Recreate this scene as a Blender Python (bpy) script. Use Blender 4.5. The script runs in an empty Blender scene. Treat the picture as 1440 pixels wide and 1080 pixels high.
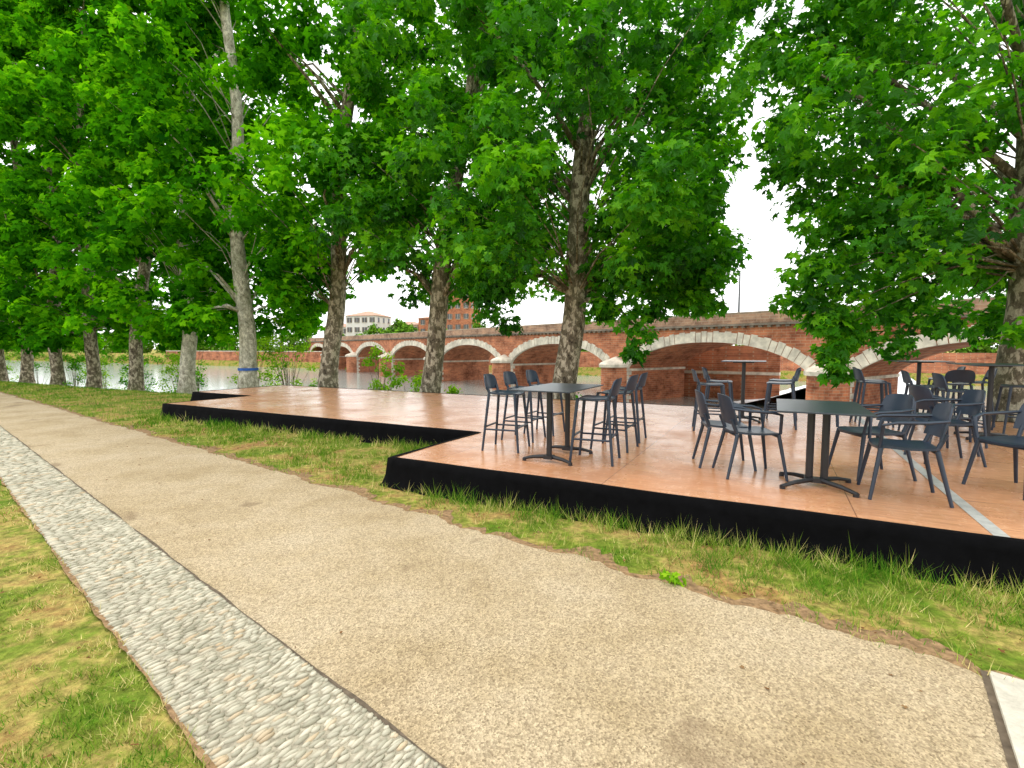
import bpy, math, random
import numpy as np
from mathutils import Vector, noise, Matrix
random.seed(7); rng=np.random.default_rng(7)
scn=bpy.context.scene
E1=np.array([.885,-.465]);E2=np.array([.465,.885])
E1/=np.linalg.norm(E1);E2/=np.linalg.norm(E2)
DD=np.array([-.8,.6]);NN=np.array([.6,.8])
EANG=math.atan2(E1[1],E1[0])
def W(a,b): return a*E1+b*E2
# ---------------------------------------------------------------- helpers
class MB:
    def __init__(s): s.v=[];s.f=[];s.m=[]
    def add(s,vs,fs,mat=0):
        o=len(s.v); s.v.extend([tuple(map(float,p)) for p in vs])
        for f in fs: s.f.append(tuple(i+o for i in f)); s.m.append(mat)
    def build(s,name,mats,smooth=False,parent=None,loc=None,rotz=0):
        me=bpy.data.meshes.new(name); me.from_pydata(s.v,[],s.f)
        for m in mats: me.materials.append(m)
        me.polygons.foreach_set('material_index',s.m)
        me.polygons.foreach_set('use_smooth',[smooth]*len(s.f))
        me.update()
        ob=bpy.data.objects.new(name,me); scn.collection.objects.link(ob)
        if loc is not None: ob.location=loc
        ob.rotation_euler[2]=rotz
        if parent: ob.parent=parent
        return ob
def box(mb,c,s,mat=0,rot=0,taper=1.0):
    x,y,z=s[0]/2,s[1]/2,s[2]/2; cr,sr=math.cos(rot),math.sin(rot); vs=[]
    for k,(dz) in enumerate((-z,z)):
        t=1 if k==0 else taper
        for dx,dy in ((-x,-y),(x,-y),(x,y),(-x,y)):
            dx*=t;dy*=t
            vs.append((c[0]+dx*cr-dy*sr,c[1]+dx*sr+dy*cr,c[2]+dz))
    mb.add(vs,[(0,3,2,1),(4,5,6,7),(0,1,5,4),(1,2,6,5),(2,3,7,6),(3,0,4,7)],mat)
def tube(mb,pts,rad,n=6,mat=0,flat=1.0):
    pts=[Vector(p) for p in pts]; vs=[]; 
    ref=Vector((0,0,1))
    d0=(pts[-1]-pts[0])
    if d0.length>0 and abs(d0.normalized().z)>.8: ref=Vector((0,1,0))
    for i,p in enumerate(pts):
        d=(pts[min(i+1,len(pts)-1)]-pts[max(i-1,0)]).normalized()
        a=d.cross(ref).normalized(); b=a.cross(d)
        r=rad[i] if hasattr(rad,'__len__') else rad
        for k in range(n):
            t=2*math.pi*k/n
            vs.append(p+a*(math.cos(t)*r)+b*(math.sin(t)*r*flat))
    fs=[]
    for i in range(len(pts)-1):
        for k in range(n):
            fs.append((i*n+k,i*n+(k+1)%n,(i+1)*n+(k+1)%n,(i+1)*n+k))
    fs.append(tuple(range(n))[::-1]); fs.append(tuple(range((len(pts)-1)*n,len(pts)*n)))
    mb.add(vs,fs,mat)
def panel(mb,fn,nu,nv,off,mat=0):
    vs=[];o=Vector(off);N=(nu+1)*(nv+1)
    for s in (0,1):
        for j in range(nv+1):
            for i in range(nu+1):
                vs.append(Vector(fn(i/nu,j/nv))+o*s)
    fs=[]
    I=lambda i,j,s:s*N+j*(nu+1)+i
    for j in range(nv):
        for i in range(nu):
            fs.append((I(i,j,0),I(i,j+1,0),I(i+1,j+1,0),I(i+1,j,0)))
            fs.append((I(i,j,1),I(i+1,j,1),I(i+1,j+1,1),I(i,j+1,1)))
    for i in range(nu):
        fs.append((I(i,0,0),I(i+1,0,0),I(i+1,0,1),I(i,0,1)))
        fs.append((I(i,nv,0),I(i,nv,1),I(i+1,nv,1),I(i+1,nv,0)))
    for j in range(nv):
        fs.append((I(0,j,0),I(0,j,1),I(0,j+1,1),I(0,j+1,0)))
        fs.append((I(nu,j,0),I(nu,j+1,0),I(nu,j+1,1),I(nu,j,1)))
    mb.add(vs,fs,mat)
def npmesh(name,V,F,mat,rnd=None,parent=None,smooth=False):
    me=bpy.data.meshes.new(name); m,k=F.shape
    me.vertices.add(len(V)); me.vertices.foreach_set('co',V.astype(np.float32).ravel())
    me.loops.add(m*k); me.loops.foreach_set('vertex_index',F.astype(np.int32).ravel())
    me.polygons.add(m); me.polygons.foreach_set('loop_start',np.arange(0,m*k,k,dtype=np.int32))
    try: me.polygons.foreach_set('loop_total',np.full(m,k,dtype=np.int32))
    except Exception: pass
    me.update(calc_edges=True)
    if rnd is not None:
        at=me.attributes.new('rnd','FLOAT','FACE'); at.data.foreach_set('value',rnd.astype(np.float32))
    me.polygons.foreach_set('use_smooth',[smooth]*m)
    me.materials.append(mat)
    ob=bpy.data.objects.new(name,me); scn.collection.objects.link(ob)
    if parent: ob.parent=parent
    return ob
def empty(name,loc=(0,0,0),rotz=0):
    e=bpy.data.objects.new(name,None); scn.collection.objects.link(e); e.location=loc; e.rotation_euler[2]=rotz
    e.empty_display_size=.2
    return e
# ---------------------------------------------------------------- materials
class NM:
    def __init__(s,name,rough=.8,spec=.3):
        s.m=bpy.data.materials.new(name); s.m.use_nodes=True; s.t=s.m.node_tree; s.b=s.t.nodes['Principled BSDF']
        s.b.inputs['Roughness'].default_value=rough
        s.b.inputs['Specular IOR Level'].default_value=spec
    def n(s,t,**k):
        x=s.t.nodes.new(t)
        for a,b in k.items(): setattr(x,a,b)
        return x
    def l(s,a,b): s.t.links.new(a,b)
    def coord(s,kind='Object',scale=None):
        tc=s.n('ShaderNodeTexCoord'); o=tc.outputs[kind]
        if scale:
            mp=s.n('ShaderNodeMapping'); mp.inputs['Scale'].default_value=scale
            s.l(o,mp.inputs[0]); o=mp.outputs[0]
        return o
    def noise(s,co,scale,detail=4,rough=.6,dist=0):
        x=s.n('ShaderNodeTexNoise'); x.inputs['Scale'].default_value=scale; x.inputs['Detail'].default_value=detail
        x.inputs['Roughness'].default_value=rough; x.inputs['Distortion'].default_value=dist
        s.l(co,x.inputs['Vector']); return x.outputs['Fac']
    def ramp(s,f,stops,interp='LINEAR'):
        r=s.n('ShaderNodeValToRGB'); cr=r.color_ramp; cr.interpolation=interp
        while len(cr.elements)<len(stops): cr.elements.new(.5)
        for e,(p,c) in zip(cr.elements,stops):
            e.position=p; e.color=(*c,1)
        s.l(f,r.inputs[0]); return r.outputs[0]
    def mix(s,f,a,b,mode='MIX'):
        x=s.n('ShaderNodeMix'); x.data_type='RGBA'; x.blend_type=mode
        for inp,val in ((x.inputs[0],f),(x.inputs[6],a),(x.inputs[7],b)):
            if hasattr(val,'links'): s.l(val,inp)
            else: inp.default_value=val if not isinstance(val,tuple) else (*val,1)
        return x.outputs[2]
    def bump(s,h,st=.3,dist=.02):
        x=s.n('ShaderNodeBump'); x.inputs['Strength'].default_value=st; x.inputs['Distance'].default_value=dist
        s.l(h,x.inputs['Height']); s.l(x.outputs[0],s.b.inputs['Normal'])
    def col(s,c):
        if hasattr(c,'links'): s.l(c,s.b.inputs['Base Color'])
        else: s.b.inputs['Base Color'].default_value=(*c,1)
def simple(name,c,rough=.6,spec=.4,var=.25,scale=6,bump=0):
    M=NM(name,rough,spec); co=M.coord(); f=M.noise(co,scale)
    a=tuple(x*(1-var) for x in c); b=tuple(min(1,x*(1+var)) for x in c)
    M.col(M.ramp(f,[(.3,a),(.7,b)]))
    if bump: M.bump(M.noise(co,scale*6),bump)
    return M.m
def leafmat(name,dark,mid,light,tr=.45,mul=(1.45,1.5,.5),gloss=False):
    M=NM(name,.5,.3)
    at=M.n('ShaderNodeAttribute'); at.attribute_name='rnd'
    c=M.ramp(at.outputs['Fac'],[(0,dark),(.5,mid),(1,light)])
    if gloss: M.col(c); base=M.b.outputs[0]
    else:
        M.t.nodes.remove(M.b); df=M.n('ShaderNodeBsdfDiffuse'); M.l(c,df.inputs[0]); base=df.outputs[0]
    outn=M.t.nodes['Material Output'].inputs[0]
    if tr<=0: M.l(base,outn); return M.m
    t=M.n('ShaderNodeBsdfTranslucent'); 
    c2=M.mix(1.0,c,mul,'MULTIPLY'); M.l(c2,t.inputs[0])
    mx=M.n('ShaderNodeMixShader'); mx.inputs[0].default_value=tr
    M.l(base,mx.inputs[1]); M.l(t.outputs[0],mx.inputs[2])
    M.l(mx.outputs[0],outn)
    return M.m
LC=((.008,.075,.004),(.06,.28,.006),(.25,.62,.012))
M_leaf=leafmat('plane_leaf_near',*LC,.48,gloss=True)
M_leafd=leafmat('plane_leaf',*LC,.48)
M_leaf2=leafmat('shrub_leaf',(.08,.22,.012),(.2,.42,.02),(.36,.58,.03))
M_leaf3=leafmat('distant_leaf',(.05,.13,.015),(.11,.25,.02),(.2,.38,.03),0)
M_grassb=leafmat('grass_blade',(.07,.21,.012),(.27,.37,.04),(.80,.64,.28),0)
M_dead=leafmat('dead_leaf',(.12,.05,.02),(.2,.1,.04),(.3,.2,.1),0)
def barkmat(name,c0,c1,c2):
    M=NM(name,.85,.2); co=M.coord(scale=(1,1,.6))
    f=M.noise(co,8,5,.62,.5); v=M.noise(co,26,4,.7); q=M.noise(co,1.1,2)
    c=M.ramp(f,[(.34,c0),(.43,c1),(.51,c1),(.545,c2),(.7,c2)])
    c=M.mix(M.ramp(q,[(.45,(0,0,0)),(.65,(.4,.4,.4))]),c,(.14,.17,.07))
    M.col(M.mix(.6,c,M.ramp(v,[(.3,(.25,.24,.22)),(.6,(1.15,1.15,1.15))]),'MULTIPLY')); M.bump(v,.8,.05)
    return M.m
M_bark=barkmat('plane_bark',(.05,.04,.028),(.18,.15,.105),(.52,.46,.35))
M_barkpale=barkmat('plane_bark_pale',(.22,.2,.15),(.50,.47,.38),(.75,.71,.6))
# ground
M=NM('lawn_ground',.95,.1); co=M.coord()
f=M.noise(co,1.0,6,.72); g=M.noise(co,14,5,.7); 
c=M.ramp(f,[(.36,(.11,.22,.015)),(.46,(.26,.31,.05)),(.53,(.50,.39,.13)),(.61,(.44,.25,.10)),(.76,(.6,.45,.24))])
M.col(M.mix(.85,c,M.ramp(g,[(.3,(.25,.25,.2)),(.7,(1.3,1.3,1.15))]),'MULTIPLY')); M.bump(g,.9,.06)
M_ground=M.m
M=NM('path_aggregate',.9,.2); co=M.coord()
v=M.n('ShaderNodeTexVoronoi'); v.inputs['Scale'].default_value=115; M.l(co,v.inputs['Vector'])
f=M.noise(co,.9,6,.65); g=M.noise(co,45,3,.8); st=M.noise(co,1.7,2,.4,.8)
c=M.ramp(f,[(.3,(.42,.32,.18)),(.5,(.55,.44,.285)),(.7,(.62,.515,.365))])
gr=M.ramp(v.outputs['Color'],[(0.05,(.36,.33,.28)),(.45,(.92,.9,.87)),(.9,(1.4,1.38,1.33))])
c=M.mix(.8,c,gr,'MULTIPLY')
c=M.mix(M.ramp(g,[(.40,(0,0,0)),(.75,(.55,.55,.55))]),c,(.22,.155,.09))
c=M.mix(M.ramp(st,[(.66,(0,0,0)),(.73,(.5,.5,.5))]),c,(.19,.125,.07))
M.col(c); M.bump(v.outputs['Distance'],.7,.012)
M_path=M.m
M_mortar=simple('cobble_mortar',(.40,.36,.27),.9,.2,.4,30,.5)
M=NM('pebble',.75,.3); co=M.coord(); at=M.n('ShaderNodeAttribute'); at.attribute_name='rnd'
c=M.ramp(at.outputs['Fac'],[(0,(.38,.36,.27)),(.4,(.53,.50,.39)),(.85,(.66,.61,.48)),(1,(.58,.45,.29))])
M.col(M.mix(.55,c,M.ramp(M.noise(co,3,5,.7),[(.35,(.6,.58,.52)),(.65,(1.1,1.1,1.1))]),'MULTIPLY')); M_pebble=M.m
M_conc=simple('concrete_slab',(.56,.52,.43),.85,.2,.2,15,.3)
# deck
M=NM('deck_plywood',.3,.5); co=M.coord()
br=M.n('ShaderNodeTexBrick'); br.offset=0; br.inputs['Scale'].default_value=1; br.inputs['Brick Width'].default_value=2.0
br.inputs['Row Height'].default_value=1.0; br.inputs['Mortar Size'].default_value=.004; br.inputs['Mortar Smooth'].default_value=0
br.inputs['Color1'].default_value=(.64,.31,.155,1); br.inputs['Color2'].default_value=(.73,.38,.20,1); br.inputs['Mortar'].default_value=(.26,.12,.065,1)
mp=M.n('ShaderNodeMapping'); mp.inputs['Location'].default_value=(-.6,-.42,0); M.l(co,mp.inputs[0]); M.l(mp.outputs[0],br.inputs['Vector'])
f=M.noise(M.coord(scale=(1,14,1)),3,6,.65); g=M.noise(co,1.3,5,.65); sc=M.noise(M.coord(scale=(3,1,1)),6,6,.75)
c=M.mix(.9,br.outputs['Color'],M.ramp(f,[(.3,(.62,.56,.52)),(.7,(1.15,1.15,1.15))]),'MULTIPLY')
c=M.mix(M.ramp(g,[(.46,(0,0,0)),(.68,(.65,.65,.65))]),c,(.46,.18,.075))
c=M.mix(M.ramp(sc,[(.55,(0,0,0)),(.68,(.6,.6,.6))]),c,(.80,.50,.31))
M.col(c); M.l(M.ramp(g,[(.3,(.14,.14,.14)),(.7,(.38,.38,.38))]),M.b.inputs['Roughness']); M.bump(f,.15,.01)
M_deck=M.m
M_cloth=simple('black_cloth',(.003,.003,.0035),.95,.08,.3,10)
M_metal=simple('grey_strip',(.45,.45,.42),.45,.5,.2,12)
M_plastic=simple('slate_plastic',(.019,.032,.055),.36,.5,.15,5)
M_tabletop=simple('table_top_dark',(.035,.045,.06),.3,.5,.2,5)
M_black=simple('black_metal',(.012,.013,.016),.4,.5,.2,8)
def brick(name,c1,c2,mo,bw=.7,rh=.22,dirt=.5):
    M=NM(name,.9,.15); tc=M.n('ShaderNodeTexCoord'); sx=M.n('ShaderNodeSeparateXYZ'); M.l(tc.outputs['Object'],sx.inputs[0])
    ad=M.n('ShaderNodeMath'); ad.operation='ADD'; M.l(sx.outputs[0],ad.inputs[0]); M.l(sx.outputs[1],ad.inputs[1])
    cb=M.n('ShaderNodeCombineXYZ'); M.l(ad.outputs[0],cb.inputs[0]); M.l(sx.outputs[2],cb.inputs[1])
    br=M.n('ShaderNodeTexBrick'); br.inputs['Scale'].default_value=1; br.inputs['Brick Width'].default_value=bw; br.inputs['Row Height'].default_value=rh
    br.inputs['Mortar Size'].default_value=.02
    br.inputs['Color1'].default_value=(*c1,1);br.inputs['Color2'].default_value=(*c2,1);br.inputs['Mortar'].default_value=(*mo,1)
    M.l(cb.outputs[0],br.inputs['Vector'])
    f=M.noise(tc.outputs['Object'],.6,6,.7)
    M.col(M.mix(dirt,br.outputs['Color'],M.ramp(f,[(.32,(.4,.34,.32)),(.5,(1,1,1)),(.68,(1.4,1.3,1.2))]),'MULTIPLY'))
    return M.m
M_brick=brick('bridge_brick',(.50,.19,.095),(.33,.11,.06),(.42,.26,.17),dirt=.95)
M_brickd=brick('parapet_brick',(.42,.26,.17),(.27,.16,.11),(.40,.30,.22),dirt=.95)
M_stone=simple('bridge_stone',(.62,.56,.46),.85,.2,.35,1.1)
M_stoned=simple('weathered_stone',(.2,.165,.13),.9,.2,.4,1.2)
M_wwall=simple('render_white',(.72,.70,.66),.9,.2,.08,.5)
M_cream=simple('render_cream',(.62,.5,.38),.9,.2,.1,.5)
M_tile=simple('roof_tile',(.50,.30,.22),.9,.2,.3,1.5)
M_glass=simple('window_glass',(.06,.07,.08),.15,.6,.2,3)
M_foam=simple('foam',(.85,.87,.88),.7,.3,.12,1.5,.6)
M=NM('river_water',.12,1.0); co=M.coord(); f=M.noise(co,.7,5,.65); M.col((.32,.36,.33)); M.bump(f,.16,.08)
M_water=M.m
M_blue=simple('blue_ribbon',(.03,.12,.45),.6,.3)
# ---------------------------------------------------------------- terrain
def sm(a,b,x):
    t=min(1,max(0,(x-a)/(b-a))); return t*t*(3-2*t)
def height(e1,e2):
    k=min(1,max(0,(-14-e1)/18.)); k=k*k*(3-2*k)
    z12=-.22-.5*k
    if e2<9.5: return 0.
    if e2<12.5: return z12*sm(9.5,12.5,e2)
    if e2<14.5: return z12-.7*(e2-12.5)/2
    if e2<20: return z12-.7-(5.5+z12-.7)*(e2-14.5)/5.5
    if e2<97: return -5.3
    if e2<100.5: return -5.3+5.0*(e2-97)/3.5
    return -.3
xs=sorted(set([-1500,-800,-400,-250,-150,-100,-70]+list(np.arange(-60,30.1,1.5))+[35,45,60,80,120,200,400,800,1500]))
ys=sorted(set([-1200,-600,-300,-120,-60,-30,-15,-8,-4,0,3,6,8]+list(np.arange(9,21,.5))+[25,40,60,80,96.9,97,98,99,100.5,105,120,200,400,800,1600]))
mb=MB(); vs=[]
for y in ys:
    for x in xs:
        p=W(x,y); z=height(x,y)
        if 12<y<20: z+=.12*noise.noise(Vector((p[0]*.5,p[1]*.5,0)))
        vs.append((p[0],p[1],z))
nx=len(xs)
mb.add(vs,[(j*nx+i,j*nx+i+1,(j+1)*nx+i+1,(j+1)*nx+i) for j in range(len(ys)-1) for i in range(nx-1)])
mb.build('ground',[M_ground],True)
mb=MB(); c4=[W(-1400,15.5),W(1400,15.5),W(1400,100),W(-1400,100)]
mb.add([(p[0],p[1],-4.0) for p in c4],[(0,1,2,3)]); mb.build('river_water',[M_water])
# path & cobbles in (a,s)
def AS(a,s): return a*DD+s*NN
def sl(a): return .66+.044*min(a,20)
def sr(a): return 1.22+.04*min(a,20)
def strip(name,a0,a1,da,fl,fr,z,mat,jl=0,jr=0,nw=1):
    mb=MB(); vs=[];A=np.arange(a0,a1,da)
    for a in A:
        l=fl(a)+jl*noise.noise(Vector((a*3,1.3,0)))+jl*.6*noise.noise(Vector((a*11,5.3,0))); r=fr(a)+jr*noise.noise(Vector((a*2.5,7.7,0)))+jr*.6*noise.noise(Vector((a*12,2.1,0)))
        for k in range(nw+1):
            p=AS(a,l+(r-l)*k/nw); vs.append((p[0],p[1],z))
    n=nw+1
    mb.add(vs,[(i*n+k,i*n+k+1,(i+1)*n+k+1,(i+1)*n+k) for i in range(len(A)-1) for k in range(nw)])
    return mb.build(name,[mat])
mdark=simple('dark_edge',(.13,.10,.07),.9,.2,.4,20)
M_soil=simple('edge_soil',(.30,.19,.10),.95,.1,.5,25,.5)
strip('path_edge_soil',-14,46,.05,lambda a:3.1,lambda a:3.36,.004,M_soil,0,.22)
strip('gravel_path',-14,46,.05,lambda a:sr(a)-.01,lambda a:3.24,.008,M_path,0,.09)
cob=empty('cobble_gutter')
o=strip('mortar_bed',-14,46,.2,lambda a:sl(a),lambda a:sr(a),.012,M_mortar); o.parent=cob
o=strip('edge_joint_inner',-14,46,.1,lambda a:sr(a)-.006,lambda a:sr(a)+.006,.0155,mdark,.012,.012);o.parent=cob
o=strip('edge_joint_outer',-14,46,.1,lambda a:sl(a)-.012,lambda a:sl(a)+.006,.0158,M_soil,.025,.01);o.parent=cob
import bmesh
bm=bmesh.new(); bmesh.ops.create_icosphere(bm,subdivisions=1,radius=1); IV=np.array([v.co[:] for v in bm.verts]); IF=np.array([[v.index for v in f.verts] for f in bm.faces]); bm.free()
P=[]
a=-3.0
while a<26:
    w=random.uniform(.015,.028)*(1 if a<7 else 1.8)
    s=sl(a)+.006+random.uniform(-.02,.01)
    while s<sr(a)-.02:
        L=random.uniform(.035,.095)*(1 if a<7 else 1.5)
        if s+L>sr(a)-.005: L=sr(a)-.005-s
        if L>.02: P.append((a+random.uniform(-.005,.005),s+L/2,w,L,random.random()))
        s+=L+.003
    a+=w+.001
P=np.array(P); N=len(P)
ang=rng.normal(0,.14,N)
loc=IV[None]*np.stack([P[:,2]*.54,P[:,3]*.53,np.full(N,.012)],1)[:,None,:]
ca,sa=np.cos(ang)[:,None],np.sin(ang)[:,None]
la=loc[...,0]*ca-loc[...,1]*sa+P[:,0:1]; ls=loc[...,0]*sa+loc[...,1]*ca+P[:,1:2]
V=np.zeros((N,len(IV),3)); V[...,:2]=la[...,None]*DD+ls[...,None]*NN; V[...,2]=loc[...,2]+.012+rng.uniform(-.004,.004,N)[:,None]
F=(IF[None]+(np.arange(N)*len(IV))[:,None,None]).reshape(-1,3)
npmesh('pebbles',V.reshape(-1,3),F,M_pebble,np.repeat(P[:,4],len(IF)),cob,True)
mb=MB(); q=[AS(-.47,3.26),AS(-.47,1.9),AS(-2.6,1.9),AS(-2.6,3.26)]
mb.add([(p[0],p[1],z) for z in (-.05,.03) for p in q],[(4,5,6,7),(0,1,5,4),(1,2,6,5),(2,3,7,6),(3,0,4,7)]); mb.build('concrete_slab',[M_conc])
mb=MB(); q=[AS(-.44,3.28),AS(-.44,1.88),AS(-2.6,1.88),AS(-2.6,3.28)]
mb.add([(p[0],p[1],.0115) for p in q],[(0,1,2,3)]); mb.build('slab_joint',[mdark])
# ---------------------------------------------------------------- deck
DH=.32
out=[(-3.95,4.42),(14,4.42),(14,11.6),(-15.1,11.6),(-15.1,8.55),(-12.5,8.55),(-12.5,6.4),(-3.95,6.4)]
deck=empty('stage_deck',(0,0,0),EANG)
mb=MB(); n=len(out)
mb.add([(x,y,.02) for x,y in out]+[(x,y,DH) for x,y in out],[tuple(range(n,2*n))]+[(i,(i+1)%n,(i+1)%n+n,i+n) for i in range(n)])
mb.build('platform',[M_deck],parent=deck)
mb=MB()
mb.add([(1.37,4.45,DH+.004),(1.46,4.45,DH+.004),(1.46,11.5,DH+.004),(1.37,11.5,DH+.004)],[(0,1,2,3)])
mb.build('joint_strip',[M_metal],parent=deck)
poly=[(14,4.42),(-3.95,4.42),(-3.95,6.4),(-12.5,6.4),(-12.5,8.55),(-15.1,8.55),(-15.1,11.6),(14,11.6)]
pts=[]
for (x0,y0),(x1,y1) in zip(poly[:-1],poly[1:]):
    L=math.hypot(x1-x0,y1-y0); k=int(L/.07)
    for i in range(k): pts.append((x0+(x1-x0)*i/k,y0+(y1-y0)*i/k))
pts.append(poly[-1])
mb=MB(); vs=[]
for i,p in enumerate(pts):
    a=pts[max(0,i-1)];b=pts[min(len(pts)-1,i+1)]
    d=Vector((b[0]-a[0],b[1]-a[1])).normalized(); nrm=Vector((-d.y,d.x))
    w=noise.noise(Vector((i*.16,.3,0))); w2=noise.noise(Vector((i*.5,3.3,0))); w3=noise.noise(Vector((i*.05,8,0)))
    for off,z in ((-.05-.04*w3,DH+.005),(.014,DH+.006+.004*w),(.03+.015*w2,.24),(.05+.04*w+.015*w2,.13),(.09+.06*w+.02*w2,.04),(.14+.09*w+.04*w2,.004)):
        vs.append((p[0]+nrm.x*off,p[1]+nrm.y*off,z))
mb.add(vs,[(i*6+k,i*6+k+1,(i+1)*6+k+1,(i+1)*6+k) for i in range(len(pts)-1) for k in range(5)])
SK=mb.build('skirt_cloth',[M_cloth],True,parent=deck)
# ---------------------------------------------------------------- furniture
def chair(x,y,ang,bar=False):
    mb=MB()
    if not bar:
        sz=.45;top=.82;b0=.53;hw=.225
        for s in (-1,1):
            tube(mb,[(.19,s*.20,sz-.01),(.26,s*.255,0)],[.020,.014],8)
            tube(mb,[(-.19,s*.19,sz-.01),(-.29,s*.235,0)],[.020,.014],8)
            tube(mb,[(-.25,s*.205,.69),(-.1,s*.25,.675),(.1,s*.262,.665),(.19,s*.25,.64),(.2,s*.21,.45)],[.016,.02,.02,.019,.015],8,flat=.75)
            tube(mb,[(-.19,s*.17,sz-.01),(-.245,s*.175,b0+.05)],[.018,.02],8)
        tube(mb,[(.19,-.2,sz-.03),(.19,.2,sz-.03)],.012,6); tube(mb,[(-.19,-.19,sz-.03),(-.19,.19,sz-.03)],.012,6)
        sd=.22
    else:
        sz=.72;top=.95;b0=.76;hw=.20
        for s in (-1,1):
            tube(mb,[(.17,s*.17,sz-.01),(.235,s*.225,0)],[.020,.015],8)
            tube(mb,[(-.17,s*.17,sz-.01),(-.24,s*.225,0)],[.020,.015],8)
            tube(mb,[(.215,s*.205,.27),(-.215,s*.205,.27)],.012,6)
            tube(mb,[(-.17,s*.15,sz-.01),(-.20,s*.16,b0+.04)],[.018,.02],8)
        tube(mb,[(.21,-.205,.30),(.21,.205,.30)],.013,6); tube(mb,[(-.21,-.205,.30),(-.21,.205,.30)],.012,6)
        sd=.20
    def seat(u,v):
        yy=(v*2-1); xx=(u*2-1)
        w=hw*(1-.06*max(0,-xx)); r=1-.10*abs(xx)**6*1
        ed=.012*(xx**2+yy**2)
        return (xx*sd*(1-.08*abs(yy)**5),yy*w*r,sz-.006+ed-.03*max(0,xx-.75)*2)
    panel(mb,seat,10,10,(0,0,-.02))
    def back(u,v):
        yy=u*2-1; z=b0+(top-b0)*v
        w=hw*(.98-.16*v**4)
        zz=z-.03*abs(yy)**4*v
        return (-.205-.16*(z-sz)/.35*.5+.05*yy*yy-.02,yy*w,zz)
    panel(mb,back,12,6,(-.014,0,0))
    o=mb.build('bar_stool' if bar else 'armchair',[M_plastic],True,loc=(x,y,DH+.001),rotz=math.radians(ang))
    md=o.modifiers.new('b','EDGE_SPLIT'); md.split_angle=math.radians(50)
    return o
def table(x,y,h,w,l,ang,name,ped=(0,),dbl=False):
    e=empty(name,(x,y,DH+.001),ang)
    mb=MB(); box(mb,(0,0,h-.008),(w,l,.014)); o=mb.build('top',[M_tabletop],parent=e)
    bv=o.modifiers.new('b','BEVEL'); bv.width=.004; bv.segments=2
    mb=MB()
    for p in ped:
        cols=((-.06,p),(.06,p)) if dbl else ((0,p),)
        for cx,cy in cols: tube(mb,[(cx,cy,.05),(cx,cy,h-.03)],.032,10)
        box(mb,(0,p,h-.025),(.34,.30 if len(ped)==1 else .1,.02))
        box(mb,(0,p,.055),(.2 if dbl else .1,.1,.04))
        k=((1,1),(1,-1),(-1,1),(-1,-1)) if len(ped)==1 else ((1,.25 if p>0 else -.25),(-1,.25 if p>0 else -.25))
        for sx,sy in k:
            tube(mb,[(sx*.04,p+sy*.03,.06),(sx*.18,p+sy*.17,.05),(sx*.29,p+sy*.27,.025)],[.024,.02,.016],6)
            tube(mb,[(sx*.28,p+sy*.26,.0),(sx*.28,p+sy*.26,.03)],.024,8)
    mb.build('base',[M_black],parent=e)
TA=EANG
table(.55,5.8,.83,.7,1.2,TA,'bar_table',(-.28,.28))
table(2.84,4.57,.75,.7,1.15,TA,'table',(0,),True)
table(4.1,8.8,1.06,.7,.75,TA,'bar_table')
table(7.2,8.8,1.06,.75,.9,TA,'bar_table')
table(6.75,7.0,1.06,.75,1.1,TA,'bar_table')
A0=math.degrees(EANG)
for x,y,a in ((-.07,6.3,A0+8),(.17,7.0,A0+2),(.5,7.5,A0),(.95,5.62,A0+186),(1.32,6.35,A0+178),(1.6,6.95,A0+182),
    (3.12,7.8,A0+10),(3.55,8.5,A0),(4.35,8.05,A0+180),(4.75,8.75,A0+175),
    (6.3,8.7,A0),(6.0,8.25,A0+10),(7.7,8.3,A0+180),(7.0,7.9,A0+100),(8.0,9.2,A0+180),
    (5.95,6.6,A0+5),(6.15,7.4,A0),(7.3,6.5,A0+190),(7.6,7.4,A0+180)): chair(x,y,a,True)
for x,y,a in ((2.42,5.0,A0+22),(2.34,5.42,A0+16),(3.62,4.98,A0+205),(3.38,4.26,A0+182),(4.55,4.4,A0+215),(4.9,5.6,A0+190),(5.3,6.1,A0+20)): chair(x,y,a)
# ---------------------------------------------------------------- leaves
def rad(d): return math.radians(d)
def tmpl(tips,not_):
    v=[(0,0,0)]
    for a,l in tips: v.append((math.sin(rad(a))*l,math.cos(rad(a))*l,-.16*l*l))
    for a,l in not_: v.append((math.sin(rad(a))*l,math.cos(rad(a))*l,.02))
    n=len(tips); f=[(0,1+n+i,1+i,2+n+i) for i in range(n)]
    return np.array(v),np.array(f)
T5=tmpl([(-88,.62),(-42,.88),(0,1.05),(42,.88),(88,.62)],[(-125,.3),(-62,.5),(-20,.58),(20,.58),(62,.5),(125,.3)])
T3=tmpl([(-62,.85),(0,1.05),(62,.85)],[(-115,.4),(-28,.62),(28,.62),(115,.4)])
T1=(np.array([(0,-.1,0),(-.45,.4,.0),(0,1,-.12),(.45,.4,0)]),np.array([(0,1,2,3)]))
def unit(a): return a/np.maximum(1e-6,np.linalg.norm(a,axis=-1,keepdims=True))
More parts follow.
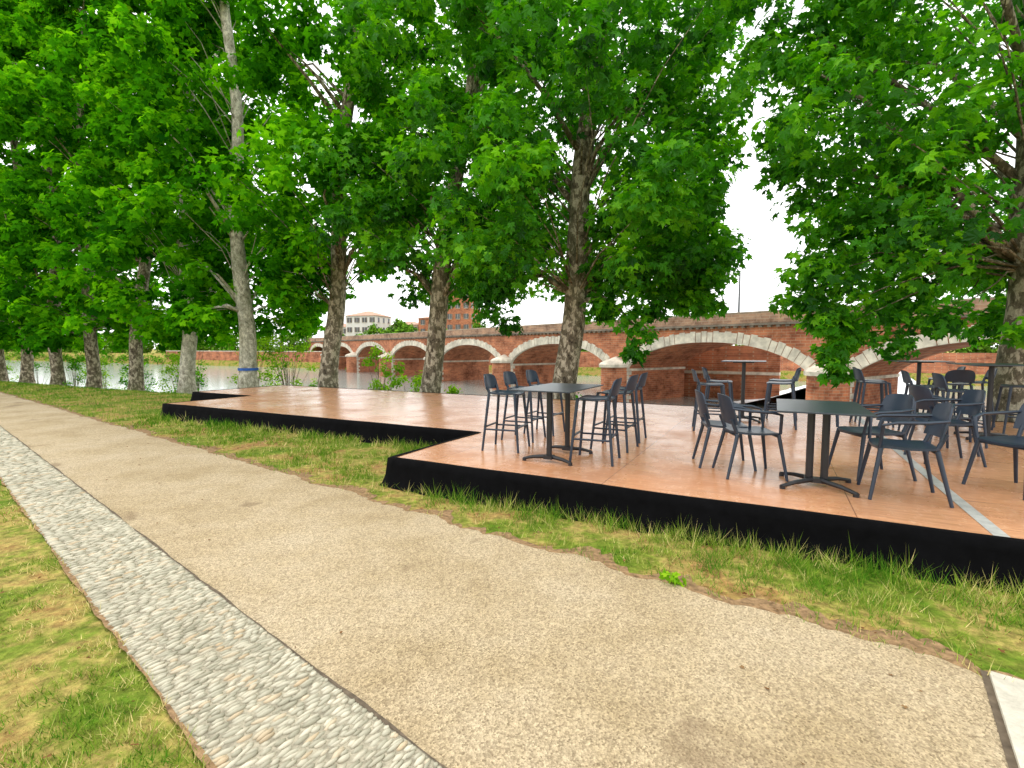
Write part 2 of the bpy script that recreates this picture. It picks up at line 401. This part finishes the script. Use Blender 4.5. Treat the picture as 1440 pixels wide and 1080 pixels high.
def leafset(clumps,per,size,T):
    C=np.repeat(clumps,per,0); n=len(C)
    u=unit(rng.normal(size=(n,3))); rr=rng.random(n)**.45
    off=u*rr[:,None]*C[:,3:4]*np.array([1,1,.78])
    p=C[:,:3]+off; p[:,2]-=.3*(off[:,0]**2+off[:,1]**2)/np.maximum(C[:,3],.1)
    nr=unit(u*.6+np.array([0,0,.6])+rng.normal(size=(n,3))*.45)
    d=rng.normal(size=(n,3))+u*.6+np.array([0,0,-.7]); d=unit(d-nr*np.sum(d*nr,1,keepdims=True)); b=np.cross(nr,d)
    s=size*rng.uniform(.55,1.25,n)[:,None,None]; V0,F0=T
    V=p[:,None,:]+s*(V0[None,:,0:1]*b[:,None]+V0[None,:,1:2]*d[:,None]+V0[None,:,2:3]*nr[:,None])
    F=(F0[None]+(np.arange(n)*len(V0))[:,None,None]).reshape(-1,4)
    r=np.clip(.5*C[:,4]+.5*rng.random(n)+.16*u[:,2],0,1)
    return V.reshape(-1,3),F,np.repeat(r,len(F0))
def plane_tree(x,y,z0,r0,lean,zl,zt,R,zvis,nc,per,lsize,T,bark=M_bark,extra=(),low=.35,ribbon=False,bulge=False,lowoff=(0,0),pw=1.25,thr=-.27,vw=.8,keep=None,lm=M_leafd):
    e=empty('plane_tree',(x,y,z0)); 
    zt=zt-z0; 
    ph=random.random()*9
    def tr(z):
        k=z/6.0
        return np.array([lean[0]*k+.10*math.sin(z*.7+ph)*min(1,z/3),lean[1]*k+.10*math.cos(z*.6+ph)*min(1,z/3),z])
    def rr(z):
        t=z/zt; r=r0*(1-.66*t)*(1+.4*math.exp(-z/.35))
        if bulge: r*=1+.35*math.exp(-((z-3.9)/.35)**2)
        return r
    mb=MB(); H=zt*.93; zz=[-.6,0,.15,.35,.7]+list(np.arange(1.1,H,.45)); NS=18
    vs=[]
    for z in zz:
        c=tr(z)
        for k in range(NS):
            t=2*math.pi*k/NS
            r=rr(max(z,0))*(1+.12*noise.noise(Vector((math.cos(t)*1.2+ph,math.sin(t)*1.2,z*.6)))+.06*noise.noise(Vector((math.cos(t)*3,math.sin(t)*3+ph,z*2)))+ (.12*math.sin(t*5+ph)*math.exp(-max(z,0)/.4)))
            vs.append((c[0]+math.cos(t)*r,c[1]+math.sin(t)*r,z))
    mb.add(vs,[(i*NS+k,i*NS+(k+1)%NS,(i+1)*NS+(k+1)%NS,(i+1)*NS+k) for i in range(len(zz)-1) for k in range(NS)])
    cam=np.array([-x,-y]);cam=cam/np.linalg.norm(cam); side=np.array([-cam[1],cam[0]])
    cl=[];tries=0
    while len(cl)<nc and tries<nc*30:
        tries+=1
        z=zl-z0+(zt-zl+z0)*random.random()**pw
        t=(z-(zl-z0))/(zt-(zl-z0))
        Rz=R*(low+(1-low)*min(1,t/.2))*(1 if t<.6 else max(.25,1-(t-.6)*1.5))
        a=random.random()*6.283; r=Rz*math.sqrt(random.random())+.1
        c=tr(min(z,H)); p=np.array([c[0]+math.cos(a)*r,c[1]+math.sin(a)*r,z])
        if t<.25: p[0]+=lowoff[0]*(1-t/.25);p[1]+=lowoff[1]*(1-t/.25)
        q=p[:2]-c[:2]
        if z<zvis and q@cam>-.2 and abs(q@side)<vw: continue
        if noise.noise(Vector(((p[0]+x)*.42,(p[1]+y)*.42,z*.5)))<thr: continue
        if keep and not keep(p[0]+x,p[1]+y,z+z0): continue
        cl.append((p[0],p[1],p[2],random.uniform(.42,.85),random.random()))
    for ex in extra:
        if keep and not keep(ex[0],ex[1],ex[2]): continue
        cl.append((ex[0]-x,ex[1]-y,ex[2]-z0,ex[3],random.random()))
    for i,c in enumerate(cl):
        big=(i%28==0)
        if not big and random.random()<.78: continue
        hd=math.hypot(c[0],c[1]); zs=max(min(c[2]+.8,3.2),min(H-.3,c[2]-hd*.9-.2)); s=tr(zs); en=np.array(c[:3]); 
        m1=s+(en-s)*.33+np.array([random.uniform(-.25,.25),random.uniform(-.25,.25),.25+random.uniform(-.1,.3)])
        m2=s+(en-s)*.68+np.array([random.uniform(-.3,.3),random.uniform(-.3,.3),.3])
        if big: tube(mb,[s,m1,m2,en],[.085,.06,.035,.012],7)
        else: tube(mb,[s,m1,m2,en],[.026,.02,.012,.005],4)
    mb.build('trunk_and_limbs',[bark],True,parent=e)
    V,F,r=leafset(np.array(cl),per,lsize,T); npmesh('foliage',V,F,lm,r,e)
    if ribbon:
        mb=MB(); zc=1.02; vs=[]
        for z in (zc-.05,zc+.05):
            c=tr(z)
            for k in range(24): t=2*math.pi*k/24; R2=rr(z)*1.12+.01; vs.append((c[0]+math.cos(t)*R2,c[1]+math.sin(t)*R2,z))
        mb.add(vs,[(k,(k+1)%24,24+(k+1)%24,24+k) for k in range(24)])
        mb.build('ribbon',[M_blue],parent=e)
X0,Y0=1.3,13.2
def rowp(n): return X0-3.96*n,Y0+2.24*n
def band(x0,x1,z0,z1,yc,n,r=.5,dy=.5):
    return [(random.uniform(x0,x1),yc+random.uniform(-dy,dy),random.uniform(z0,z1),r*random.uniform(.7,1.2)) for _ in range(n)]
ex1=[(2.6,12.6,3.6,.7),(3.1,12.4,3.1,.6),(3.5,12.5,3.6,.7),(4.3,12.6,3.9,.8),(4.9,12.8,3.7,.6),(2.9,12.5,2.4,.45),(3.2,12.4,2.0,.4),(3.0,12.3,1.5,.33),(3.4,12.5,2.7,.5),(4.0,12.7,3.1,.5),
     (-.3,13.2,3.2,.5),(-.6,13.1,2.6,.45),(-.1,13.3,2.3,.4),(.2,13.2,3.7,.55),(4.9,13,3.2,.45),(2.3,13.4,2.5,.4)]
ex1+=band(2.2,5.4,3.0,6.2,12.8,42,.6,.7)+band(-1.0,.7,3.0,6,13.6,14,.5,.5)+band(2.2,5.0,2.2,3.4,12.6,16,.38,.3)+band(3.0,5.9,6.0,10.5,12.6,32,.65,1.0)
ex0=[(5.6,9.4,2.6,.4),(5.75,9.3,2.1,.38),(5.9,9.2,1.6,.34),(6.0,9.2,1.2,.28),(6.3,9.4,2.4,.5),(6.9,9.4,2.3,.5),(7.5,9.3,2.1,.5),(8.0,9.2,2.2,.45),(6.6,9.5,1.9,.35),
     (7.2,9.4,1.7,.35),(5.9,9.6,3.3,.5),(6.8,9.7,3.1,.6),(7.8,9.8,3,.6),(9.8,8.6,2.5,.5),(8.6,8.4,1.9,.3)]
ex0+=band(5.3,8.3,2.4,5.2,9.6,46,.52,.7)+band(4.8,8.6,4.8,9,10.0,48,.55,1.0)+band(8.6,10.6,1.9,3.6,9.9,14,.5,.4)+band(5.7,6.2,1.2,2.4,9.3,7,.3,.15)+band(4.6,6.5,6.5,9.5,9.8,8,.4,.8)
def k0(X,Y,z): return X>.50*Y+(.55 if 2.9<z<4.6 else (.3 if z<2.9 else .1 if z<6.8 else -.35))
def k1(X,Y,z): return X<(.43 if z<3.4 else .45 if z<6.5 else .49 if z<9 else .52)*Y-.35
def k2(X,Y,z): return not(z<4.3 and -.31*Y<X<-.215*Y)
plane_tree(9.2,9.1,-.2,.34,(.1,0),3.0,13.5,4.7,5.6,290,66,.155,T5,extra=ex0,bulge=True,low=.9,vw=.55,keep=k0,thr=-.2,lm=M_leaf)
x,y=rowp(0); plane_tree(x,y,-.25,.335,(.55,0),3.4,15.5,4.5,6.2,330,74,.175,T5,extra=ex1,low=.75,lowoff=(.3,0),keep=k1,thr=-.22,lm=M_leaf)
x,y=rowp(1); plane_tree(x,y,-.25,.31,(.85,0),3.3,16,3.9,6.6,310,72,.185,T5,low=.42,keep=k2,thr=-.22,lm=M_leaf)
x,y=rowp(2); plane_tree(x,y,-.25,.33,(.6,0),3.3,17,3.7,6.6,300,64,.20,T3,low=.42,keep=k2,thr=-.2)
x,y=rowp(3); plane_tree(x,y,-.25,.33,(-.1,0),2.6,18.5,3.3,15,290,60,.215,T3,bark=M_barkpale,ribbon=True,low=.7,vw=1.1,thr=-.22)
for n in range(4,10):
    x,y=rowp(n); z0=height(-5.3-4.53*n,12.3)
    plane_tree(x,y,z0,.31,(random.choice((.6,.3,.2)) if n<6 else .15,0),1.8+random.random(),18.5+1.0*(n-4),3.3,10 if n==4 else 7,265,52,.25+.014*(n-4),T3,low=.6,bark=M_barkpale if n==4 else M_bark,thr=-.2,vw=.9)
x,y=rowp(-4); plane_tree(x+1.5,y-.8,-.2,.38,(.1,0),4,12,3.8,6,100,50,.22,T3)
# shrubs on the bank
def shrub(name,x,y,z,r,h,nc,per,size,T,mat):
    e=empty(name,(x,y,z)); cl=[]; mb=MB()
    for i in range(nc):
        a=random.random()*6.28; q=r*random.random()**.6; zz=h*random.random()
        q*=1-.55*zz/h
        cl.append((math.cos(a)*q,math.sin(a)*q,zz,random.uniform(.18,.34)*max(1,r/1.2),random.random()))
        tube(mb,[(0,0,-.2),(math.cos(a)*q*.4,math.sin(a)*q*.4,zz*.6),cl[-1][:3]],[.02,.012,.004],4)
    mb.build('stems',[M_bark],parent=e)
    V,F,rr=leafset(np.array(cl),per,size,T); npmesh('foliage',V,F,mat,rr,e)
for x,y,z,r,h,nc,m in ((-4.4,16.6,-1.2,1.1,3.0,34,M_leaf2),(-3.4,16.4,-1.3,.9,2.0,20,M_leaf2),(-1.9,15.6,-1,.6,1.4,12,M_leaf2),(-9.4,21,-1.6,1.5,4.4,48,M_leaf2),(-11.6,22.3,-1.8,1.5,4.3,44,M_leaf2),
    (-14.8,23.2,-1.8,1.5,3.8,34,M_leafd),(-16.5,24.6,-2,1.4,3.4,28,M_leaf2),(-20,26.5,-2.2,1.5,3.4,28,M_leafd),(-7.5,19.6,-1.6,.8,1.9,12,M_leafd),(-26,29.5,-2.2,1.6,3.4,26,M_leafd),(-31,32.5,-2.2,1.8,3.4,26,M_leafd),(-23.3,28.5,-2.2,1.6,3.2,24,M_leaf2),(-36,35,-2.2,1.8,3.2,24,M_leaf2),(1.9,14.8,-1.2,.7,1.7,10,M_leafd)):
    shrub('bank_shrub',x,y,z,r,h,nc,70,.085,T1,m)
# distant trees (far bank)
cl=[]
def dtree(x,y,h,r,b=.02):
    for i in range(int(26*h/8)):
        a=random.random()*6.28; t=random.random(); q=r*math.sqrt(random.random())*(math.sin(math.pi*min(1,.15+t*.85))**.6)
        cl.append((x+math.cos(a)*q,y+math.sin(a)*q,h*(b+.9*t),random.uniform(.9,1.7),random.random()))
for i in range(120):
    e1=-540+i*4.0+random.uniform(-1,1)
    if -78<e1<-60: continue
    p=W(e1,103+random.uniform(0,8)); dtree(p[0],p[1],random.uniform(5,9),random.uniform(2.6,4))
for i in range(56):
    e1=-60+i*3.0; p=W(e1,103+random.uniform(0,5)); dtree(p[0],p[1],random.uniform(3,4.6),3.0)
for x,y,h in ((-34,150,11),(-30,148,9),(-10,150,10),(-22,150,9),(2,146,7.5),(-42,152,9)): dtree(x,y,h,4)
# scrub hanging over the far embankment
for i in range(150):
    e1=-520+i*2.3; p=W(e1,98.3+random.uniform(-.8,.8)); cl.append((p[0],p[1],random.uniform(-3.3,-.2),1.6,random.random()))
V,F,r=leafset(np.array(cl),40,.66,T1); npmesh('distant_trees',V,F,M_leaf3,r)
# ---------------------------------------------------------------- bridge
br=empty('arched_bridge',(23,36,0),math.atan2(.804,-.595))
SP=20.16;HO=8.8;ZS=-.5;RISE=2.65;ZT=3.45;BW=10
def arch(t): return ZS+RISE*max(0,1-abs(t)**2.25)**.72
mb=MB(); ms=MB()
NSG=36
for k in range(-3,7):
    cx=(k+.5)*SP
    tt=[-math.cos(math.pi*i/NSG) for i in range(NSG+1)]
    I=[(cx+HO*t,arch(t)) for t in tt]
    vs=[];fs=[]
    for (x,z) in I: vs+=[(x,0,z),(x,0,ZT),(x,-BW,z),(x,-BW,ZT)]
    for i in range(NSG):
        a=i*4;b=a+4
        fs+=[(a,b,b+1,a+1),(a+2,a+3,b+3,b+2),(a,a+2,b+2,b)]
    mb.add(vs,fs)
    fine=[(cx+HO*t,arch(t)) for t in [-math.cos(math.pi*i/400) for i in range(401)]]
    L=[0]
    for i in range(400): L.append(L[-1]+math.hypot(fine[i+1][0]-fine[i][0],fine[i+1][1]-fine[i][1]))
    NV=35
    def at(s):
        j=int(np.searchsorted(L,s)); j=min(399,max(1,j)); p=fine[j]; q0=fine[max(0,j-6)];q1=fine[min(400,j+6)]
        d=Vector((q1[0]-q0[0],q1[1]-q0[1])).normalized(); nn=Vector((-d.y,d.x)); 
        return p,nn
    for i in range(NV):
        g=.035
        s0=L[-1]*i/NV+g/2; s1=L[-1]*(i+1)/NV-g/2
        p0,n0=at(s0);p1,n1=at(s1); T_=.95 if i%2 else .85
        q=[(p0[0]-n0.x*.02,p0[1]-n0.y*.02),(p1[0]-n1.x*.02,p1[1]-n1.y*.02),(p1[0]+n1.x*T_,p1[1]+n1.y*T_),(p0[0]+n0.x*T_,p0[1]+n0.y*T_)]
        vs=[(x,.07,z) for x,z in q]+[(x,-.35,z) for x,z in q]
        ms.add(vs,[(0,3,2,1),(0,1,5,4),(1,2,6,5),(2,3,7,6),(3,0,4,7)])
for k in range(-3,8):
    cx=k*SP; pw=SP/2-HO
    box(mb,(cx,-BW/2,(ZT-6)/2),(2*pw,BW,ZT+6))
    vs=[];n=10
    for z in (-6,-.15):
        for i in range(n+1):
            t=math.pi*i/n; vs.append((cx+pw*1.05*math.cos(t),pw*1.5*math.sin(t)+.003,z))
    mb.add(vs,[(i,i+1,n+2+i,n+1+i) for i in range(n)])
    vs=[]
    for z,sc in ((-.35,1.12),(-.05,1.14),(.15,1.0),(.75,.1)):
        for i in range(n+1):
            t=math.pi*i/n; vs.append((cx+pw*sc*1.05*math.cos(t),pw*1.5*sc*math.sin(t)+.005,z))
    ms.add(vs,[(j*(n+1)+i,j*(n+1)+i+1,(j+1)*(n+1)+i+1,(j+1)*(n+1)+i) for j in range(3) for i in range(n)])
    for j in range(9):
        z=-3.9+j*.42; w=.55 if j%2 else .3
        for s in (-1,1):
            box(ms,(cx+s*(pw+.02-w/2),.05,z),(w,.2,.38))
            box(ms,(cx+s*pw,-w/2-.05,z),(.06,w*1.6,.38))
    box(ms,(cx,-BW/2,ZS-.12),(2*pw+.16,BW+.1,.24))
x0=-3*SP-2;x1=7*SP+2;xm=(x0+x1)/2;L=x1-x0
box(mb,(xm,-BW/2,ZT+.0-.12),(L,BW-.02,.2))
mb.build('brickwork',[M_brick],parent=br); ms.build('stone_dressings',[M_stone],parent=br)
mb=MB(); 
box(mb,(xm,.1,ZT+.09),(L,.5,.18)); box(mb,(xm,-BW-.1,ZT+.09),(L,.5,.18))
for i in range(int(L/.7)): box(mb,(x0+.35+i*.7,.12,ZT-.08),(.28,.3,.16))
mb.build('cornice',[M_stoned],parent=br)
mb=MB(); box(mb,(xm,0,ZT+.6),(L,.36,.84)); box(mb,(xm,-BW,ZT+.6),(L,.36,.84)); mb.build('parapets',[M_brickd],parent=br)
mb=MB(); box(mb,(xm,0,ZT+1.07),(L,.44,.1)); box(mb,(xm,-BW,ZT+1.07),(L,.44,.1)); mb.build('coping',[simple('coping_stone',(.42,.34,.26),.9,.2,.4,1)],parent=br)
mb=MB(); box(mb,(xm,-BW/2,ZT+.1),(L,BW-.6,.1)); mb.build('roadway',[simple('asphalt',(.05,.05,.05),.9)],parent=br)
# lamp
e=empty('street_lamp',(22.6,50,ZT+.2)); mb=MB()
tube(mb,[(0,0,0),(0,0,.8),(0,0,5.4)],[.14,.11,.07],8); tube(mb,[(0,0,5.35),(-.3,-.1,5.75),(-.7,-.3,5.8)],[.06,.05,.04],6); box(mb,(-.8,-.3,5.78),(.7,.22,.16),0,.3)
mb.build('pole',[simple('lamp_grey',(.12,.13,.14),.5)],parent=e)
# quay walls
def wall(mb,p,q,z0,z1,t=.6,mat=0):
    p=np.array(p);q=np.array(q);c=(p+q)/2;d=q-p;L=np.linalg.norm(d); box(mb,(c[0],c[1],(z0+z1)/2),(L,t,z1-z0),mat,math.atan2(d[1],d[0]))
mb=MB()
qa,qb=(18.2,59.5),(28.3,52.5)
wall(mb,qa,qb,-6,-1.25); wall(mb,qa,qb,-1.248,-.95,.8,1); wall(mb,qa,qb,-.948,1.9,.5)
mb.build('brick_quay_wall',[M_brick,M_stone])
mb=MB(); a=W(-190,99.5);b=W(-62,99.5); wall(mb,a,b,-6,.6,.8); wall(mb,a,b,.602,.8,1.0,1)
a=W(-60,99.5);b=W(160,99.5);wall(mb,a,b,-6,.9,.8)
mb.build('brick_quay_wall',[M_brick,M_stone])
# weir
mb=MB(); vs=[];P0=np.array([26.5,45.]);P1=np.array([80.,104.]);d=(P1-P0)/np.linalg.norm(P1-P0);nn=np.array([d[1],-d[0]]); n=60
for i in range(n+1):
    c=P0+(P1-P0)*i/n
    for off,z in ((-7,-3.98),(-5,-3.75),(-2.5,-3.0),(0,-2.0),(3,-1.9),(6,-4.1)):
        w=.12*noise.noise(Vector((i*.7,off,0))); q=c+nn*off; vs.append((q[0],q[1],z+w))
mb.add(vs,[(i*6+k,i*6+k+1,(i+1)*6+k+1,(i+1)*6+k) for i in range(n) for k in range(5)])
mb.build('river_weir',[M_foam],True)
# ---------------------------------------------------------------- houses
def house(name,x,y,w,d,h,rot,wallm,fl,nw,roof=1.8,hip=True,z=-.3):
    e=empty(name,(x,y,z),rot); mb=MB()
    box(mb,(0,0,h/2),(w,d,h)); mb.build('walls',[wallm],parent=e)
    mb=MB(); o=.5
    if roof>0:
        hw,hd=w/2+o,d/2+o; r=min(hd,hw*.9)
        vs=[(-hw,-hd,h),(hw,-hd,h),(hw,hd,h),(-hw,hd,h),(-hw+r,0,h+roof),(hw-r,0,h+roof)]
        mb.add(vs,[(0,1,5,4),(2,3,4,5),(1,2,5),(3,0,4),(3,2,1,0)])
    else:
        box(mb,(0,0,h+.25),(w+.5,d+.5,.5))
    mb.build('roof',[M_tile if roof>0 else M_conc],parent=e)
    mg=MB();mf=MB()
    fh=h/fl
    for f in range(fl):
        for side,(ln,dist) in enumerate(((w,d/2),(d,w/2))):
            n=nw if side==0 else max(2,int(nw*d/w))
            for i in range(n):
                u=-ln/2+ln*(i+.5)/n; zc=fh*f+fh*.55
                for sg in (-1,1):
                    if side==0:
                        box(mg,(u,sg*(dist+.01),zc),(1.1,.06,1.6)); box(mf,(u,sg*(dist+.06),zc-.87),(1.4,.2,.12)); box(mf,(u,sg*(dist+.05),zc),(.09,.06,1.6))
                        box(mf,(u-.75,sg*(dist+.04),zc),(.38,.06,1.6),1);box(mf,(u+.75,sg*(dist+.04),zc),(.38,.06,1.6),1)
                    else:
                        box(mg,(sg*(dist+.01),u,zc),(.06,1.1,1.6)); box(mf,(sg*(dist+.06),u,zc-.87),(.2,1.4,.12))
    mg.build('windows',[M_glass],parent=e); mf.build('sills_and_shutters',[M_stone,M_stoned],parent=e)
house('white_house',-48,168,11,10,12.5,-.25,M_wwall,4,4,1.8)
house('white_house',-58,172,9,9,9.0,-.3,M_wwall,3,4,1.4)
house('brick_apartment_building',-16.0,165,8.5,9,20.5,-.3,M_brick,6,3,0)
house('brick_house',-25.5,172,10,9,12,-.3,M_brick,4,3,1.2)
house('cream_house',-36,178,11,9,10,-.35,M_cream,3,5,1.4)
house('brick_house',3,170,14,9,7,-.35,M_brick,2,5,1.4)
# ---------------------------------------------------------------- grass
def blades(name,P,hgt,wid,rnd):
    n=len(P); a=rng.random(n)*6.283; w=np.stack([np.cos(a),np.sin(a),np.zeros(n)],1)*wid[:,None]
    ln=rng.normal(size=(n,3))*.6; ln[:,2]=1
    tip=P+unit(ln)*hgt[:,None]
    V=np.stack([P-w,P+w,tip],1).reshape(-1,3); F=np.arange(n*3).reshape(-1,3)
    npmesh(name,V,F,M_grassb,rnd)
def patch(p,sc=1.1): return noise.noise(Vector((p[0]*sc,p[1]*sc,3.1)))+.6*noise.noise(Vector((p[0]*sc*3.7,p[1]*sc*3.7,9.1)))
P=[];H=[];Wd=[];R=[]
def tryadd(x,y,hs,green=0,z=0,bare=.22):
    q=patch((x,y))
    d=math.hypot(x,y)
    if q>bare and random.random()<min(.95,(q-bare)*7): return
    tuft=noise.noise(Vector((x*8,y*8,5)))
    if tuft<-.12 and random.random()<.8: return
    P.append((x,y,z)); H.append(hs*random.uniform(.4,1.25)*(1-.5*max(0,q))*(1+1.3*tuft)); Wd.append(.0023*max(1,d/4)); R.append(min(1,max(0,.44+q*1.0-green+random.gauss(0,.28))))
for _ in range(360000):
    e1=random.uniform(-13,5); e2=random.uniform(2.2,6.4); p=W(e1,e2); d=math.hypot(*p)
    if e2>(4.38 if e1>-4.0 else 6.36): continue
    s=p@NN
    if s<3.27+.13*noise.noise(Vector((p[0]*4,p[1]*4,0)))-(random.random()**4)*.08: continue
    if random.random()>min(1,(4.2/max(d,.1))**1.1): continue
    edge=s-3.26
    if edge<.4 and random.random()<.8-edge: continue
    fr=(4.42 if e1>-3.95 else 6.4)-e2
    tryadd(p[0],p[1],.07+(.06 if fr<.4 else 0),.1 if fr<.45 else -.02,bare=.03 if fr>.45 else .25)
for _ in range(200000):
    a=random.uniform(-1,10); s=sl(a)+.01-random.random()**1.3*3.2
    p=AS(a,s); 
    if p[1]<.6: continue
    d=math.hypot(*p)
    if random.random()>min(1,(2.6/max(d,.1))**1.2): continue
    ed=sl(a)-s
    if random.random()<.7*math.exp(-max(0,ed)/.22): continue
    tryadd(p[0],p[1],.045,.06-.45*math.exp(-max(0,ed)/.3),bare=.10)
for _ in range(60000):
    e1=random.uniform(-40,-12.6); e2=random.uniform(-2,12.4); p=W(e1,e2); s=p@NN
    if s<3.3: continue
    if e1>-15.2 and e2>8.4: continue
    d=math.hypot(*p)
    P.append((p[0],p[1],height(e1,e2)));H.append(random.uniform(.04,.1));Wd.append(.006*d/14);R.append(min(1,max(0,.15+patch(p)*.6+random.gauss(0,.18))))
blades('grass',np.array(P),np.array(H),np.array(Wd),np.array(R))
# litter
P=[]
for _ in range(420):
    a=random.uniform(-1,14); k=random.random()
    if k<.12: s=random.uniform(1.3,3.2)
    elif k<.7: s=3.3+abs(random.gauss(0,.25))
    else: s=sl(a)-random.random()*1.0
    p=AS(a,s); P.append((p[0],p[1],.022,.02,random.random()))
V,F,r=leafset(np.array(P),1,.022,T3); V[:,2]=.012+np.abs(V[:,2]-.02)*.4; npmesh('fallen_leaves',V,F,M_dead,r)
cl=np.array([(1.08,3.27,.05,.045,.8),(1.14,3.28,.05,.04,.9)]); V,F,r=leafset(cl,5,.08,T5); npmesh('green_fallen_leaf',V,F,M_leaf2,r)
# ---------------------------------------------------------------- sky, sun, camera
w=bpy.data.worlds.new('World'); scn.world=w; w.use_nodes=True; nt=w.node_tree; bg=nt.nodes['Background']
sky=nt.nodes.new('ShaderNodeTexSky'); sky.sky_type='NISHITA'; sky.sun_disc=False
SE,SA=52,-35
sky.sun_elevation=rad(SE); sky.sun_rotation=rad(SA)
mx=nt.nodes.new('ShaderNodeMix'); mx.data_type='RGBA'; mx.inputs[0].default_value=.9; mx.inputs[7].default_value=(16.2,16.2,16.0,1)
nt.links.new(sky.outputs[0],mx.inputs[6]); nt.links.new(mx.outputs[2],bg.inputs[0]); bg.inputs[1].default_value=.13
su=bpy.data.lights.new('sun','SUN'); su.energy=1.5; su.angle=rad(12); su.color=(1,.96,.88); so=bpy.data.objects.new('sun',su); scn.collection.objects.link(so)
dv=Vector((math.sin(rad(SA))*math.cos(rad(SE)),math.cos(rad(SA))*math.cos(rad(SE)),math.sin(rad(SE))))
so.rotation_euler=dv.to_track_quat('Z','Y').to_euler()
cam=bpy.data.cameras.new('camera'); co=bpy.data.objects.new('camera',cam); scn.collection.objects.link(co)
co.location=(0,0,1.6); co.rotation_euler=(rad(90-4.1),0,0); cam.lens=17.5; cam.sensor_width=36; cam.clip_end=4000; cam.clip_start=.05
scn.camera=co
scn.view_settings.view_transform='Standard'; scn.view_settings.look='None'; scn.view_settings.exposure=0
